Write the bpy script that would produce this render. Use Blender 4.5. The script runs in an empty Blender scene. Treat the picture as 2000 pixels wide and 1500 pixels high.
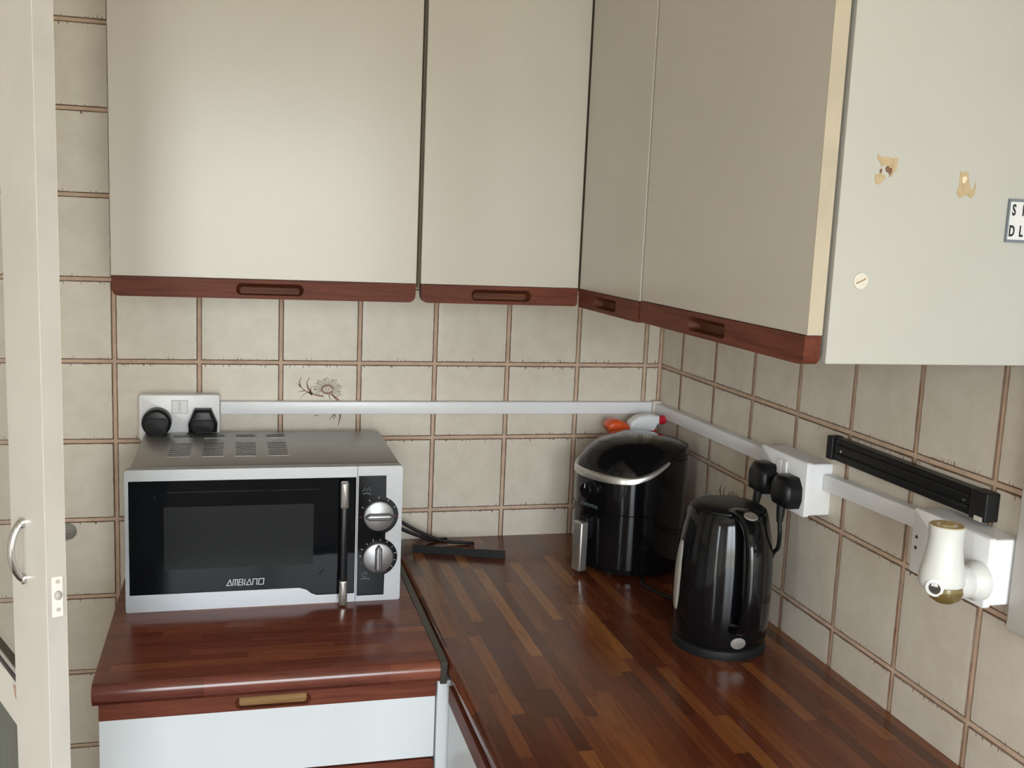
import bpy, bmesh, math, random
from mathutils import Vector, Matrix
random.seed(7)
S = bpy.context.scene
COL = S.collection
PI = math.pi

# ------------------------------------------------------------------ camera, sky, window light, exposure
ZO = 1.265                                   # height of tile joint no. 0 above the floor
XC = 1.100                                   # right wall (tile face)
T, TZ = 0.152, 0.1523                        # tile pitch
cam = bpy.data.cameras.new('camera'); camo = bpy.data.objects.new('camera', cam); COL.objects.link(camo)
yaw, pitch, roll = 0.2641, -0.1508, 0.0433
fwd = Vector((math.sin(yaw)*math.cos(pitch), math.cos(yaw)*math.cos(pitch), math.sin(pitch)))
rgt = Vector((math.cos(yaw), -math.sin(yaw), 0)); upv = rgt.cross(fwd)
r2 = math.cos(roll)*rgt + math.sin(roll)*upv; u2 = -math.sin(roll)*rgt + math.cos(roll)*upv
M = Matrix((r2, u2, -fwd)).transposed().to_4x4()
M.translation = Vector((0.2217, -2.0328, 0.2792+ZO))
camo.matrix_world = M
cam.sensor_width = 36.0; cam.lens = 36.0*2010.2/2000.0; cam.clip_start = 0.02
S.camera = camo

WX0, WX1, WZ0, WZ1, WY = -0.30, 0.95, 0.60, 2.05, -3.45     # the window behind the camera
world = bpy.data.worlds.new('sky'); S.world = world; world.use_nodes = True
wb = world.node_tree.nodes['Background']
# overcast sky: three times brighter overhead than at the horizon, dull ground below it
wt = world.node_tree; tc = wt.nodes.new('ShaderNodeTexCoord'); sx = wt.nodes.new('ShaderNodeSeparateXYZ'); cr = wt.nodes.new('ShaderNodeValToRGB')
mr = wt.nodes.new('ShaderNodeMapRange'); mr.inputs[1].default_value = -1; mr.inputs[2].default_value = 1
wt.links.new(tc.outputs['Generated'], sx.inputs[0]); wt.links.new(sx.outputs[2], mr.inputs[0]); wt.links.new(mr.outputs[0], cr.inputs[0]); wt.links.new(cr.outputs[0], wb.inputs[0])
e = cr.color_ramp.elements; e[0].position = .490; e[0].color = (.20, .205, .18, 1); e[1].position = .515; e[1].color = (.33, .36, .38, 1)
q = e.new(1.0); q.color = (.90, .96, 1.0, 1)
wb.inputs[1].default_value = 28.0
pl = bpy.data.lights.new('window_portal', 'AREA'); pl.shape = 'RECTANGLE'
pl.size = WX1-WX0; pl.size_y = WZ1-WZ0; pl.cycles.is_portal = True
plo = bpy.data.objects.new('window_portal', pl); COL.objects.link(plo)
plo.location = ((WX0+WX1)/2, WY+0.01, (WZ0+WZ1)/2); plo.rotation_euler = (PI/2, 0, 0)   # faces +y, into the room
LX, LY0, LY1, LZ0, LZ1 = -1.40, -3.25, -2.85, 0.25, 2.05            # the glazed back door in the left wall
p2 = bpy.data.lights.new('door_portal', 'AREA'); p2.shape = 'RECTANGLE'; p2.size = LY1-LY0; p2.size_y = LZ1-LZ0; p2.cycles.is_portal = True
p2o = bpy.data.objects.new('door_portal', p2); COL.objects.link(p2o)
p2o.location = (LX+.01, (LY0+LY1)/2, (LZ0+LZ1)/2); p2o.rotation_euler = (PI/2, 0, -PI/2)
S.view_settings.view_transform = 'Standard'; S.view_settings.look = 'None'
S.view_settings.gamma = 1.0; S.view_settings.use_curve_mapping = False
S.view_settings.exposure = 0.45
S.cycles.max_bounces = 10; S.cycles.diffuse_bounces = 6; S.cycles.glossy_bounces = 5

# ------------------------------------------------------------------ materials
def lin(c):
    return tuple(((v/255)/12.92 if v/255 <= .04045 else ((v/255+.055)/1.055)**2.4) for v in c)
class N:
    """tiny node helper"""
    def __init__(s, name):
        s.m = bpy.data.materials.new(name); s.m.use_nodes = True
        s.t = s.m.node_tree; s.b = s.t.nodes['Principled BSDF']
    def n(s, typ, **kw):
        x = s.t.nodes.new(typ)
        for k, v in kw.items(): setattr(x, k, v)
        return x
    def l(s, a, b): s.t.links.new(a, b)
    def math(s, op, a, b=0.0, c=None, clamp=False):
        x = s.n('ShaderNodeMath', operation=op); x.use_clamp = clamp
        for i, v in enumerate((a, b, c)):
            if v is None: continue
            if isinstance(v, (int, float)): x.inputs[i].default_value = v
            else: s.l(v, x.inputs[i])
        return x.outputs[0]
    def mix(s, f, a, b):
        x = s.n('ShaderNodeMix', data_type='RGBA')
        for i, v in ((0, f), (6, a), (7, b)):
            if isinstance(v, (int, float)): x.inputs[i].default_value = v
            elif isinstance(v, tuple): x.inputs[i].default_value = (*v, 1)
            else: s.l(v, x.inputs[i])
        return x.outputs[2]
    def pos(s, scale=(1, 1, 1), obj=False):
        if obj:
            c = s.n('ShaderNodeTexCoord').outputs['Object']
        else:
            c = s.n('ShaderNodeNewGeometry').outputs['Position']
        mp = s.n('ShaderNodeMapping'); mp.inputs['Scale'].default_value = scale
        s.l(c, mp.inputs[0]); return mp.outputs[0]
    def noise(s, vec, scale, detail=2.0, rough=.5):
        x = s.n('ShaderNodeTexNoise'); s.l(vec, x.inputs['Vector'])
        x.inputs['Scale'].default_value = scale; x.inputs['Detail'].default_value = detail
        x.inputs['Roughness'].default_value = rough
        return x.outputs[0]
    def bump(s, h, strength=.2, dist=.001):
        x = s.n('ShaderNodeBump'); x.inputs['Strength'].default_value = strength
        x.inputs['Distance'].default_value = dist
        s.l(h, x.inputs['Height']); s.l(x.outputs[0], s.b.inputs['Normal'])
    def col(s, c):
        if isinstance(c, tuple): s.b.inputs['Base Color'].default_value = (*c, 1)
        else: s.l(c, s.b.inputs['Base Color'])
def smoothstep(nd, v, a, b):
    x = nd.n('ShaderNodeMapRange', interpolation_type='SMOOTHSTEP')
    nd.l(v, x.inputs[0]); x.inputs[1].default_value = a; x.inputs[2].default_value = b
    return x.outputs[0]
def plain(name, c, rough=.5, metal=0.0, var=.06, vs=30, bump=0.0, bs=200, spec=.5, coat=0.0):
    """one colour with a little mottling and optional fine relief"""
    nd = N(name); nd.b.inputs['Roughness'].default_value = rough; nd.b.inputs['Metallic'].default_value = metal
    nd.b.inputs['Specular IOR Level'].default_value = spec
    nd.b.inputs['Coat Weight'].default_value = coat
    p = nd.pos()
    c2 = tuple(v*(1-var*2) for v in c)
    nd.col(nd.mix(smoothstep(nd, nd.noise(p, vs, 4), .35, .75), c, c2))
    if bump: nd.bump(nd.noise(p, bs, 2), bump, .0006)
    return nd.m

def tile_mat():
    nd = N('glazed_cream_tile'); nd.b.inputs['Roughness'].default_value = .34
    p = nd.pos()
    base = nd.mix(smoothstep(nd, nd.noise(p, 22, 5, .65), .3, .72), lin((216, 208, 194)), lin((207, 198, 183)))
    speck = smoothstep(nd, nd.noise(p, 260, 2), .66, .74)
    base = nd.mix(nd.math('MULTIPLY', speck, .22), base, lin((150, 130, 105)))
    e = nd.n('ShaderNodeAttribute', attribute_name='edge').outputs['Fac']
    hz = nd.n('ShaderNodeAttribute', attribute_name='hz').outputs['Fac']
    d = nd.math('MULTIPLY', e, 9.0)                                    # mm from the tile's edge
    tick = smoothstep(nd, nd.noise(nd.pos((1, 1, .16)), 330, 1), .60, .74)
    wav = nd.noise(p, 60, 3)
    thr = nd.math('ADD', nd.math('MULTIPLY', nd.math('MULTIPLY', tick, hz), 5.5), nd.math('MULTIPLY_ADD', wav, 1.9, 1.25))
    k = nd.n('ShaderNodeMapRange'); nd.l(nd.math('SUBTRACT', thr, d), k.inputs[0])
    k.inputs[1].default_value = -.5; k.inputs[2].default_value = .5
    kk = nd.math('MULTIPLY', k.outputs[0], nd.math('MULTIPLY_ADD', nd.noise(p, 35, 2), .5, .66), clamp=True)
    nd.col(nd.mix(kk, base, lin((104, 72, 54))))
    nd.bump(nd.noise(p, 90, 3), .12, .0008)
    return nd.m
def stave_mat(name, along, stops, shift=0.0):
    """printed block-wood laminate: short staves, running along x or y"""
    nd = N(name); nd.b.inputs['Roughness'].default_value = .2; nd.b.inputs['Specular IOR Level'].default_value = .5
    sp = nd.n('ShaderNodeSeparateXYZ'); nd.l(nd.n('ShaderNodeNewGeometry').outputs['Position'], sp.inputs[0])
    u, v = (sp.outputs[0], sp.outputs[1]) if along == 'y' else (sp.outputs[1], sp.outputs[0])
    w = .0195
    rowf = nd.math('FLOOR', nd.math('DIVIDE', nd.math('ADD', u, 5.0+shift), w))
    def wn(vec, dim='2D'):
        x = nd.n('ShaderNodeTexWhiteNoise', noise_dimensions=dim)
        return x, vec
    c1 = nd.n('ShaderNodeTexWhiteNoise', noise_dimensions='1D'); nd.l(rowf, c1.inputs['W'])
    off = c1.outputs[0]
    ln = nd.math('MULTIPLY_ADD', c1.outputs[0], .13, .17)
    cell = nd.math('FLOOR', nd.math('DIVIDE', nd.math('ADD', nd.math('MULTIPLY', off, 3.7), nd.math('ADD', v, 9.0)), ln))
    cb = nd.n('ShaderNodeCombineXYZ'); nd.l(rowf, cb.inputs[0]); nd.l(cell, cb.inputs[1])
    c2 = nd.n('ShaderNodeTexWhiteNoise', noise_dimensions='2D'); nd.l(cb.outputs[0], c2.inputs['Vector'])
    rnd = c2.outputs[0]
    ramp = nd.n('ShaderNodeValToRGB'); nd.l(rnd, ramp.inputs[0])
    cr = ramp.color_ramp; cr.interpolation = 'LINEAR'
    while len(cr.elements) < len(stops): cr.elements.new(.5)
    for el, (q, c) in zip(cr.elements, stops):
        el.position = q; el.color = (*lin(c), 1)
    cb2 = nd.n('ShaderNodeCombineXYZ')
    nd.l(nd.math('MULTIPLY', u, 1.0), cb2.inputs[0]); nd.l(nd.math('MULTIPLY', v, .06), cb2.inputs[1]); nd.l(nd.math('MULTIPLY', rnd, 8.0), cb2.inputs[2])
    g = nd.noise(cb2.outputs[0], 210, 5, .6)
    gr = smoothstep(nd, g, .42, .75)
    nd.col(nd.mix(nd.math('MULTIPLY', gr, .45), ramp.outputs[0], lin((52, 26, 18))))
    return nd.m
def wood_mat(name, c1, c2, axis, rough=.5):
    nd = N(name); nd.b.inputs['Roughness'].default_value = rough; nd.b.inputs['Specular IOR Level'].default_value = .18
    sc = [1, 1, 1]; sc['xyz'.index(axis)] = .05
    p = nd.pos(tuple(sc))
    g = smoothstep(nd, nd.noise(p, 160, 6, .62), .3, .72)
    big = smoothstep(nd, nd.noise(nd.pos(), 9, 3), .4, .7)
    a = nd.mix(g, c1, c2)
    nd.col(nd.mix(nd.math('MULTIPLY', big, .35), a, tuple(v*.6 for v in c1)))
    nd.bump(g, .12, .0005)
    return nd.m
def brushed(name, c, rough=.3, axis='x'):
    nd = N(name); nd.b.inputs['Metallic'].default_value = .85; nd.b.inputs['Roughness'].default_value = rough
    sc = [1, 1, 1]; sc['xyz'.index(axis)] = .03
    g = nd.noise(nd.pos(tuple(sc)), 900, 3)
    nd.col(nd.mix(g, c, tuple(v*.8 for v in c))); nd.bump(g, .05, .0003)
    return nd.m
def glassy(name, c, rough=.02, trans=1.0, ior=1.45):
    nd = N(name); nd.col(c); nd.b.inputs['Roughness'].default_value = rough
    nd.b.inputs['Transmission Weight'].default_value = trans; nd.b.inputs['IOR'].default_value = ior
    return nd.m

MT = dict(
    tile=tile_mat(),
    grout=plain('tan_grout', lin((206, 180, 158)), .85, var=.10, vs=40, bump=.3),
    plaster=plain('cream_plaster', lin((226, 221, 213)), .9, var=.03),
    ceil=plain('white_ceiling', lin((232, 228, 220)), .9, var=.02),
    floor=plain('brown_vinyl_floor', lin((84, 70, 60)), .6, var=.12, vs=12),
    lam=plain('cream_laminate', lin((194, 188, 178)), .27, var=.015, vs=6, bump=.02, bs=900),
    lamside=plain('off_white_laminate', lin((190, 189, 183)), .4, var=.02, vs=8, bump=.02, bs=700),
    lamedge=plain('yellowed_edge_band', lin((192, 181, 160)), .45, var=.06, vs=18),
    carcass=plain('carcass_board', lin((128, 116, 98)), .6, var=.05),
    white=plain('white_laminate', lin((208, 213, 217)), .35, var=.01, vs=6),
    stavey=stave_mat('block_wood_laminate_long', 'y', [(0, (80, 40, 25)), (.35, (100, 52, 31)), (.7, (113, 62, 36)), (.88, (130, 77, 41)), (1, (156, 102, 54))]),
    stavex=stave_mat('block_wood_laminate_cross', 'x', [(0, (98, 50, 41)), (.35, (110, 58, 46)), (.72, (118, 64, 49)), (.93, (126, 71, 52)), (1, (140, 82, 55))], .0093),
    railx=wood_mat('red_brown_wood_cross', lin((114, 60, 42)), lin((84, 41, 29)), 'x'),
    raily=wood_mat('red_brown_wood_long', lin((116, 62, 45)), lin((84, 41, 31)), 'y'),
    worn=wood_mat('worn_finger_wood', lin((106, 62, 36)), lin((72, 36, 24)), 'x', .5),
    worn2=wood_mat('bleached_finger_wood', lin((158, 128, 84)), lin((120, 84, 52)), 'x', .5),
    slotwood=wood_mat('shaded_slot_wood', lin((104, 58, 38)), lin((66, 32, 22)), 'x', .5),  # slot walls: rail wood darkened to stand for shade inside the recess
    pvc=plain('white_plastic', lin((236, 237, 240)), .3, var=.01),
    pvcold=plain('aged_white_plastic', lin((222, 216, 204)), .35, var=.02),
    black=plain('black_plastic', (.007, .007, .008), .35, var=.0, spec=.3),
    blackm=plain('matt_black_plastic', (.010, .010, .011), .5, var=.0, spec=.3),
    gloss=plain('gloss_black', (.004, .004, .005), .1, var=.0, spec=.35),
    mwglass=plain('black_door_glass', (.004, .005, .007), .05, var=.0, spec=.13),
    mwblack=plain('black_panel', (.004, .004, .005), .12, var=.0, spec=.15),
    mwmesh=None, silver=brushed('silver_paint', (.40, .405, .42), .42), 
    sheet=brushed('grey_sheet_metal', (.42, .42, .41), .4),
    alu=brushed('brushed_aluminium', (.62, .61, .59), .28, 'z'),
    chrome=plain('chrome', (.62, .62, .62), .1, 1.0, var=0),
    dark=plain('dark_slot', (.02, .02, .02), .7, var=0),
    print_white=plain('pale_print', lin((200, 205, 210)), .5, var=0),
    print_grey=plain('grey_print', lin((96, 108, 112)), .5, var=0),
    print_red=plain('red_print', lin((170, 60, 60)), .5, var=0),
    print_black=plain('black_print', lin((40, 40, 44)), .5, var=0),
    strip=plain('dark_metal_strip', lin((70, 66, 60)), .4, .4, var=.05),
    torn=plain('torn_brown_board', lin((192, 170, 136)), .85, var=.1, vs=120),
    torndark=plain('brown_glue_stain', lin((128, 92, 70)), .8, var=.1, vs=200),
    torncream=plain('pale_filler', lin((236, 222, 196)), .7, var=.02),
    signgrey=plain('sign_grey_frame', lin((120, 128, 136)), .5, var=.02),
    signwhite=plain('sign_white', lin((228, 228, 230)), .4, var=.01),
    paint=plain('cream_gloss_paint', lin((220, 218, 212)), .35, var=.03, vs=9, bump=.06, bs=60),
    painted=plain('grey_white_edge_paint', lin((180, 176, 170)), .45, var=.06, vs=14, bump=.1, bs=80),
    rust=plain('rust_stain', lin((196, 164, 146)), .8, var=.2, vs=150),
    fresh=plain('freshener_white', lin((216, 217, 214)), .3, var=.01),
    amber=plain('amber_top', lin((176, 150, 96)), .35, var=.15, vs=200),
    oil=glassy('amber_oil_glass', lin((190, 168, 110)), .03, .85),
    orange=plain('orange_plastic', lin((236, 92, 40)), .3, var=.08, vs=60),
    red=plain('red_plastic', lin((200, 24, 44)), .3, var=.02),
    frost=plain('frosted_window', lin((150, 147, 140)), .25, var=.03),
    rubber=plain('grey_suction_rubber', lin((150, 146, 138)), .3, var=.08, vs=60),
    flower=plain('petal_wash', lin((192, 187, 170)), .35, var=.06, vs=90),
    line=plain('brown_line_print', lin((132, 88, 68)), .4, var=.2, vs=120),
)
def thin_pane(name, c, clear, gloss):
    nd = N(name); t = nd.t; out = t.nodes['Material Output']
    tr = nd.n('ShaderNodeBsdfTransparent'); tr.inputs[0].default_value = (*c, 1)
    gl = nd.n('ShaderNodeBsdfGlossy'); gl.inputs['Roughness'].default_value = gloss
    fr = nd.n('ShaderNodeValue'); fr.outputs[0].default_value = .05
    mx = nd.n('ShaderNodeMixShader'); nd.l(fr.outputs[0], mx.inputs[0]); nd.l(tr.outputs[0], mx.inputs[1]); nd.l(gl.outputs[0], mx.inputs[2])
    m2 = nd.n('ShaderNodeMixShader'); m2.inputs[0].default_value = clear
    df = nd.n('ShaderNodeBsdfTranslucent'); df.inputs[0].default_value = (*c, 1)
    nd.l(df.outputs[0], m2.inputs[1]); nd.l(mx.outputs[0], m2.inputs[2]); nd.l(m2.outputs[0], out.inputs[0])
    return nd.m
MT['pane'] = thin_pane('clear_pane', (.97, .98, .97), 1.0, .02); MT['reed'] = thin_pane('reeded_grey_glass', (.80, .82, .80), .7, .2)
def mesh_window():
    nd = N('perforated_dark_screen'); nd.b.inputs['Roughness'].default_value = .3; nd.b.inputs['Specular IOR Level'].default_value = .12
    sp = nd.n('ShaderNodeSeparateXYZ'); nd.l(nd.n('ShaderNodeNewGeometry').outputs['Position'], sp.inputs[0])
    a = nd.math('SINE', nd.math('MULTIPLY', sp.outputs[0], 2*PI/.0022))
    b = nd.math('SINE', nd.math('MULTIPLY', sp.outputs[2], 2*PI/.0022))
    k = smoothstep(nd, nd.math('MULTIPLY', a, b), .0, .6)
    nd.col(nd.mix(k, lin((40, 43, 43)), lin((8, 9, 10))))
    return nd.m
MT['mwmesh'] = mesh_window()

# ------------------------------------------------------------------ mesh helpers (everything in world coordinates)
def new(): return bmesh.new()
def fin(name, bm, mat, parent=None, smooth=None, recalc=True):
    if recalc: bmesh.ops.recalc_face_normals(bm, faces=bm.faces)
    me = bpy.data.meshes.new(name); bm.to_mesh(me); bm.free()
    for m in (mat if isinstance(mat, (list, tuple)) else [mat]): me.materials.append(MT[m])
    if smooth is not None:
        me.shade_smooth(); me.set_sharp_from_angle(angle=math.radians(smooth))
    return link(name, me, parent)
def link(name, me, parent=None):
    o = bpy.data.objects.new(name, me); COL.objects.link(o)
    if parent is not None:
        o.parent = parent; o.matrix_parent_inverse = WM[parent.name].inverted()
    WM[o.name] = Matrix.Identity(4)
    return o
WM = {}
def thing(name, loc, label, cat, group=None):
    o = bpy.data.objects.new(name, None); COL.objects.link(o); o.location = loc; o.empty_display_size = .05
    WM[o.name] = Matrix.Translation(loc)
    return tag(o, label, cat, group)
def tag(o, label, cat, group=None):
    o['label'] = label; o['category'] = cat
    if group: o['group'] = group
    return o
def struct(o, label=None):
    o['kind'] = 'structure'
    if label: o['label'] = label
    return o
def box(bm, x0, x1, y0, y1, z0, z1, bev=0.0, seg=2, mi=0):
    vs = [bm.verts.new((x, y, z)) for x in (x0, x1) for y in (y0, y1) for z in (z0, z1)]
    fs = [bm.faces.new([vs[i] for i in q]) for q in ((0, 1, 3, 2), (4, 6, 7, 5), (0, 4, 5, 1), (2, 3, 7, 6), (0, 2, 6, 4), (1, 5, 7, 3))]
    for f in fs: f.material_index = mi
    if bev:
        es = list({e for f in fs for e in f.edges})
        bmesh.ops.bevel(bm, geom=es, offset=bev, segments=seg, affect='EDGES', profile=.5)
    return bm
def rr(u0, u1, v0, v1, r, seg=5):
    """rounded rectangle, r = one radius or (bl, br, tr, tl)"""
    if not isinstance(r, tuple): r = (r,)*4
    pts = []
    for (cu, cv, a0), q in zip(((u0, v0, PI), (u1, v0, 1.5*PI), (u1, v1, 0), (u0, v1, .5*PI)), r):
        su = 1 if cu == u0 else -1; sv = 1 if cv == v0 else -1
        if q <= 0: pts.append((cu, cv)); continue
        for i in range(seg+1):
            a = a0 + i/seg*PI/2
            pts.append((cu+su*q+q*math.cos(a), cv+sv*q+q*math.sin(a)))
    return pts
def circ(cu, cv, r, n=24, a0=0.0):
    return [(cu+r*math.cos(a0+2*PI*i/n), cv+r*math.sin(a0+2*PI*i/n)) for i in range(n)]
def prism(bm, pts, f, w0, w1, bev=0.0, seg=2, mi=0):
    """2-D outline pushed from w0 to w1; f maps (u, v, w) to the world; bev rounds the w1 rim"""
    a = [bm.verts.new(f(u, v, w0)) for u, v in pts]; b = [bm.verts.new(f(u, v, w1)) for u, v in pts]
    n = len(pts)
    fs = [bm.faces.new(a[::-1])]; top = bm.faces.new(b); fs.append(top)
    for i in range(n):
        fs.append(bm.faces.new((a[i], a[(i+1) % n], b[(i+1) % n], b[i])))
    for q in fs: q.material_index = mi
    if bev: bmesh.ops.bevel(bm, geom=list(top.edges), offset=bev, segments=seg, affect='EDGES', profile=.5)
    return bm
def pocket(bm, outer, inner, f, w0, w1, depth, mi_in=1, floor=None, mi_wall=None):
    """a plate from w0 to w1 whose front has a recess of the given depth"""
    def loop(p, w): return [bm.verts.new(f(u, v, w)) for u, v in p]
    o1, i1, o0, i0 = loop(outer, w1), loop(inner, w1), loop(outer, w0), loop(floor or inner, w1-depth)
    es = []
    for L in (o1, i1):
        for k in range(len(L)): es.append(bm.edges.new((L[k], L[(k+1) % len(L)])))
    bmesh.ops.triangle_fill(bm, use_beauty=True, use_dissolve=False, edges=es)
    bm.faces.new(o0[::-1]); q = bm.faces.new(i0); q.material_index = mi_in
    for A, B, mi in ((o0, o1, 0), (i1, i0, mi_in if mi_wall is None else mi_wall)):
        for k in range(len(A)):
            q = bm.faces.new((A[k], A[(k+1) % len(A)], B[(k+1) % len(A)], B[k])); q.material_index = mi
    return bm
def tube(bm, pts, r, seg=10, cap=True, flat=1.0):
    pts = [Vector(p) for p in pts]; rings = []
    rs = r if isinstance(r, (list, tuple)) else [r]*len(pts)
    t0 = (pts[1]-pts[0]).normalized(); nrm = t0.orthogonal().normalized()
    for i, p in enumerate(pts):
        t = (pts[min(i+1, len(pts)-1)]-pts[max(i-1, 0)]).normalized()
        nrm = (nrm - t*nrm.dot(t)).normalized(); bn = t.cross(nrm)
        rings.append([bm.verts.new(p+rs[i]*(math.cos(a)*nrm+flat*math.sin(a)*bn)) for a in [2*PI*k/seg for k in range(seg)]])
    for A, B in zip(rings, rings[1:]):
        for k in range(seg): bm.faces.new((A[k], A[(k+1) % seg], B[(k+1) % seg], B[k]))
    if cap: bm.faces.new(rings[0][::-1]); bm.faces.new(rings[-1])
    return bm
def smooth_path(pts, n=8):
    """Catmull-Rom through the points"""
    P = [Vector(p) for p in pts]; P = [2*P[0]-P[1]]+P+[2*P[-1]-P[-2]]; out = []
    for i in range(1, len(P)-2):
        for k in range(n):
            t = k/n; a, b, c, d = P[i-1:i+3]
            out.append(.5*((2*b)+(c-a)*t+(2*a-5*b+4*c-d)*t*t+(3*b-a-3*c+d)*t**3))
    out.append(P[-2]); return out
def lathe(bm, prof, f, seg=40, mi=0):
    """profile of (r, h); f maps (x, y, h) to the world"""
    rings = []
    for r, h in prof:
        if r < 1e-6: rings.append([bm.verts.new(f(0, 0, h))])
        else: rings.append([bm.verts.new(f(r*math.cos(2*PI*k/seg), r*math.sin(2*PI*k/seg), h)) for k in range(seg)])
    for A, B in zip(rings, rings[1:]):
        for k in range(seg):
            j = (k+1) % seg
            if len(A) == 1 and len(B) == 1: continue
            if len(A) == 1: q = bm.faces.new((A[0], B[j], B[k]))
            elif len(B) == 1: q = bm.faces.new((A[k], A[j], B[0]))
            else: q = bm.faces.new((A[k], A[j], B[j], B[k]))
            q.material_index = mi
    for L in (rings[0], rings[-1]):
        if len(L) > 1: bm.faces.new(L).material_index = mi
    return bm
def ribbon(bm, pts, f, w, h0, h1, mi=0, taper=False):
    """a flat stroke of width w along 2-D points"""
    P = [Vector(p) for p in pts]; L, R = [], []
    for i, p in enumerate(P):
        t = (P[min(i+1, len(P)-1)]-P[max(i-1, 0)]).normalized(); n = Vector((-t.y, t.x))
        q = w/2*((1-i/(len(P)-1))*.8+.2 if taper else 1)
        L.append(p+n*q); R.append(p-n*q)
    return prism(bm, [tuple(v) for v in L]+[tuple(v) for v in R[::-1]], f, h0, h1, mi=mi)
def text_obj(name, body, size, f, depth, mat, parent, sx=1.0, shear=0.0, bold=0.0):
    cu = bpy.data.curves.new(name, 'FONT'); cu.body = body; cu.size = size; cu.extrude = depth; cu.shear = shear; cu.offset = bold
    cu.align_x = 'CENTER'; cu.align_y = 'CENTER'; cu.resolution_u = 3
    to = bpy.data.objects.new(name, cu); me = bpy.data.meshes.new_from_object(to)
    bpy.data.objects.remove(to); bpy.data.curves.remove(cu)
    for v in me.vertices: v.co = f(v.co.x*sx, v.co.y, v.co.z+depth)
    me.name = name; me.materials.clear(); me.materials.append(MT[mat])
    return link(name, me, parent)
FY = lambda y0: (lambda u, v, w: (u, y0-w, v))            # faces -y
FX = lambda x0: (lambda u, v, w: (x0-w, -u, v))           # faces -x, u runs towards the room
FZ = lambda z0: (lambda u, v, w: (u, v, z0+w))            # faces up

# ------------------------------------------------------------------ the room
HC = 2.42; XL = LX
struct(fin('floor', box(new(), XL-.1, XC+.1, WY-.1, .1, -.05, 0), 'floor'))
struct(fin('ceiling', box(new(), XL-.1, XC+.1, WY-.1, .1, HC, HC+.05), 'ceil'))
wall_back = struct(fin('wall_back', box(new(), XL-.1, XC+.1, .0017, .1, 0, HC), 'grout'), 'tan grouted wall set with square cream tiles')
wall_right = struct(fin('wall_right', box(new(), XC+.0017, XC+.1, WY, .0017, 0, HC), 'grout'), 'tan grouted side wall set with square cream tiles')
bm = new()
for a in ((LY1, .0017, 0, HC), (WY, LY0, 0, HC), (LY0, LY1, 0, LZ0), (LY0, LY1, LZ1, HC)): box(bm, XL-.1, XL, *a)
struct(fin('wall_left', bm, 'plaster'))
bm = new()
for a in ((LY0, LY0+.06, LZ0, LZ1), (LY1-.06, LY1, LZ0, LZ1), (LY0, LY1, LZ0, LZ0+.06), (LY0, LY1, LZ1-.06, LZ1)): box(bm, XL-.08, XL-.03, *a)
struct(fin('window_2', bm, 'pvc'), 'white framed glazing')
struct(fin('trim_2', box(new(), -.262, -.196, -.585, -.520, 0, HC, .002), 'paint'), 'cream door post carrying the glazed door')
bm = new()
for a in ((XL, WX0, 0, HC), (WX1, XC, 0, HC), (WX0, WX1, 0, WZ0), (WX0, WX1, WZ1, HC)):
    box(bm, a[0], a[1], WY-.1, WY, a[2], a[3])
struct(fin('wall_rear', bm, 'plaster'))
bm = new()
for a in ((WX0, WX0+.05, WZ0, WZ1), (WX1-.05, WX1, WZ0, WZ1), (.34, .38, WZ0, WZ1), (WX0, WX1, WZ0, WZ0+.05), (WX0, WX1, WZ1-.05, WZ1)):
    box(bm, a[0], a[1], WY-.08, WY-.03, a[2], a[3])
struct(fin('window_1', bm, 'pvc'), 'white framed window')

# tiles, each its own piece
_tm = {}
def tile_mesh(w, h):
    key = (round(w, 4), round(h, 4))
    if key in _tm: return _tm[key]
    g = .0031; a, b = w/2-g, h/2-g; ins = min(.009, a*.6, b*.6); c = .0016
    bm = new()
    el = bm.verts.layers.float.new('edge'); hl = bm.faces.layers.float.new('hz')
    def ring(x, z, y, e):
        L = []
        for s, t in ((-1, -1), (1, -1), (1, 1), (-1, 1)):
            v = bm.verts.new((s*x, y, t*z)); v[el] = e; L.append(v)
        return L
    R = [ring(a, b, .0030, 0), ring(a, b, .0012, 0), ring(a-c, b-c, .0002, c/.009), ring(a-ins, b-ins, 0, ins/.009)]
    for A, B in zip(R, R[1:]):
        for k in range(4):
            q = bm.faces.new((A[k], A[(k+1) % 4], B[(k+1) % 4], B[k])); q[hl] = 1.0 if k in (0, 2) else 0.0
    q = bm.faces.new(R[-1])
    bmesh.ops.recalc_face_normals(bm, faces=bm.faces)
    me = bpy.data.meshes.new('tile'); bm.to_mesh(me); bm.free(); me.materials.append(MT['tile'])
    if me.polygons[-1].normal.y > 0: me.flip_normals()
    _tm[key] = me; return me
def put_tile(parent, u0, u1, z0, z1, side):
    o = bpy.data.objects.new('tile', tile_mesh(u1-u0, z1-z0)); COL.objects.link(o); o.parent = parent
    jit = lambda: random.uniform(-.0004, .0004)
    if side == 'back': o.location = ((u0+u1)/2, jit(), (z0+z1)/2)
    else:
        o.location = (XC+jit(), -(u0+u1)/2, (z0+z1)/2); o.rotation_euler.z = -PI/2
    WM[o.name] = o.matrix_basis.copy()
    return o
flower_back = flower_right = None
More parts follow.
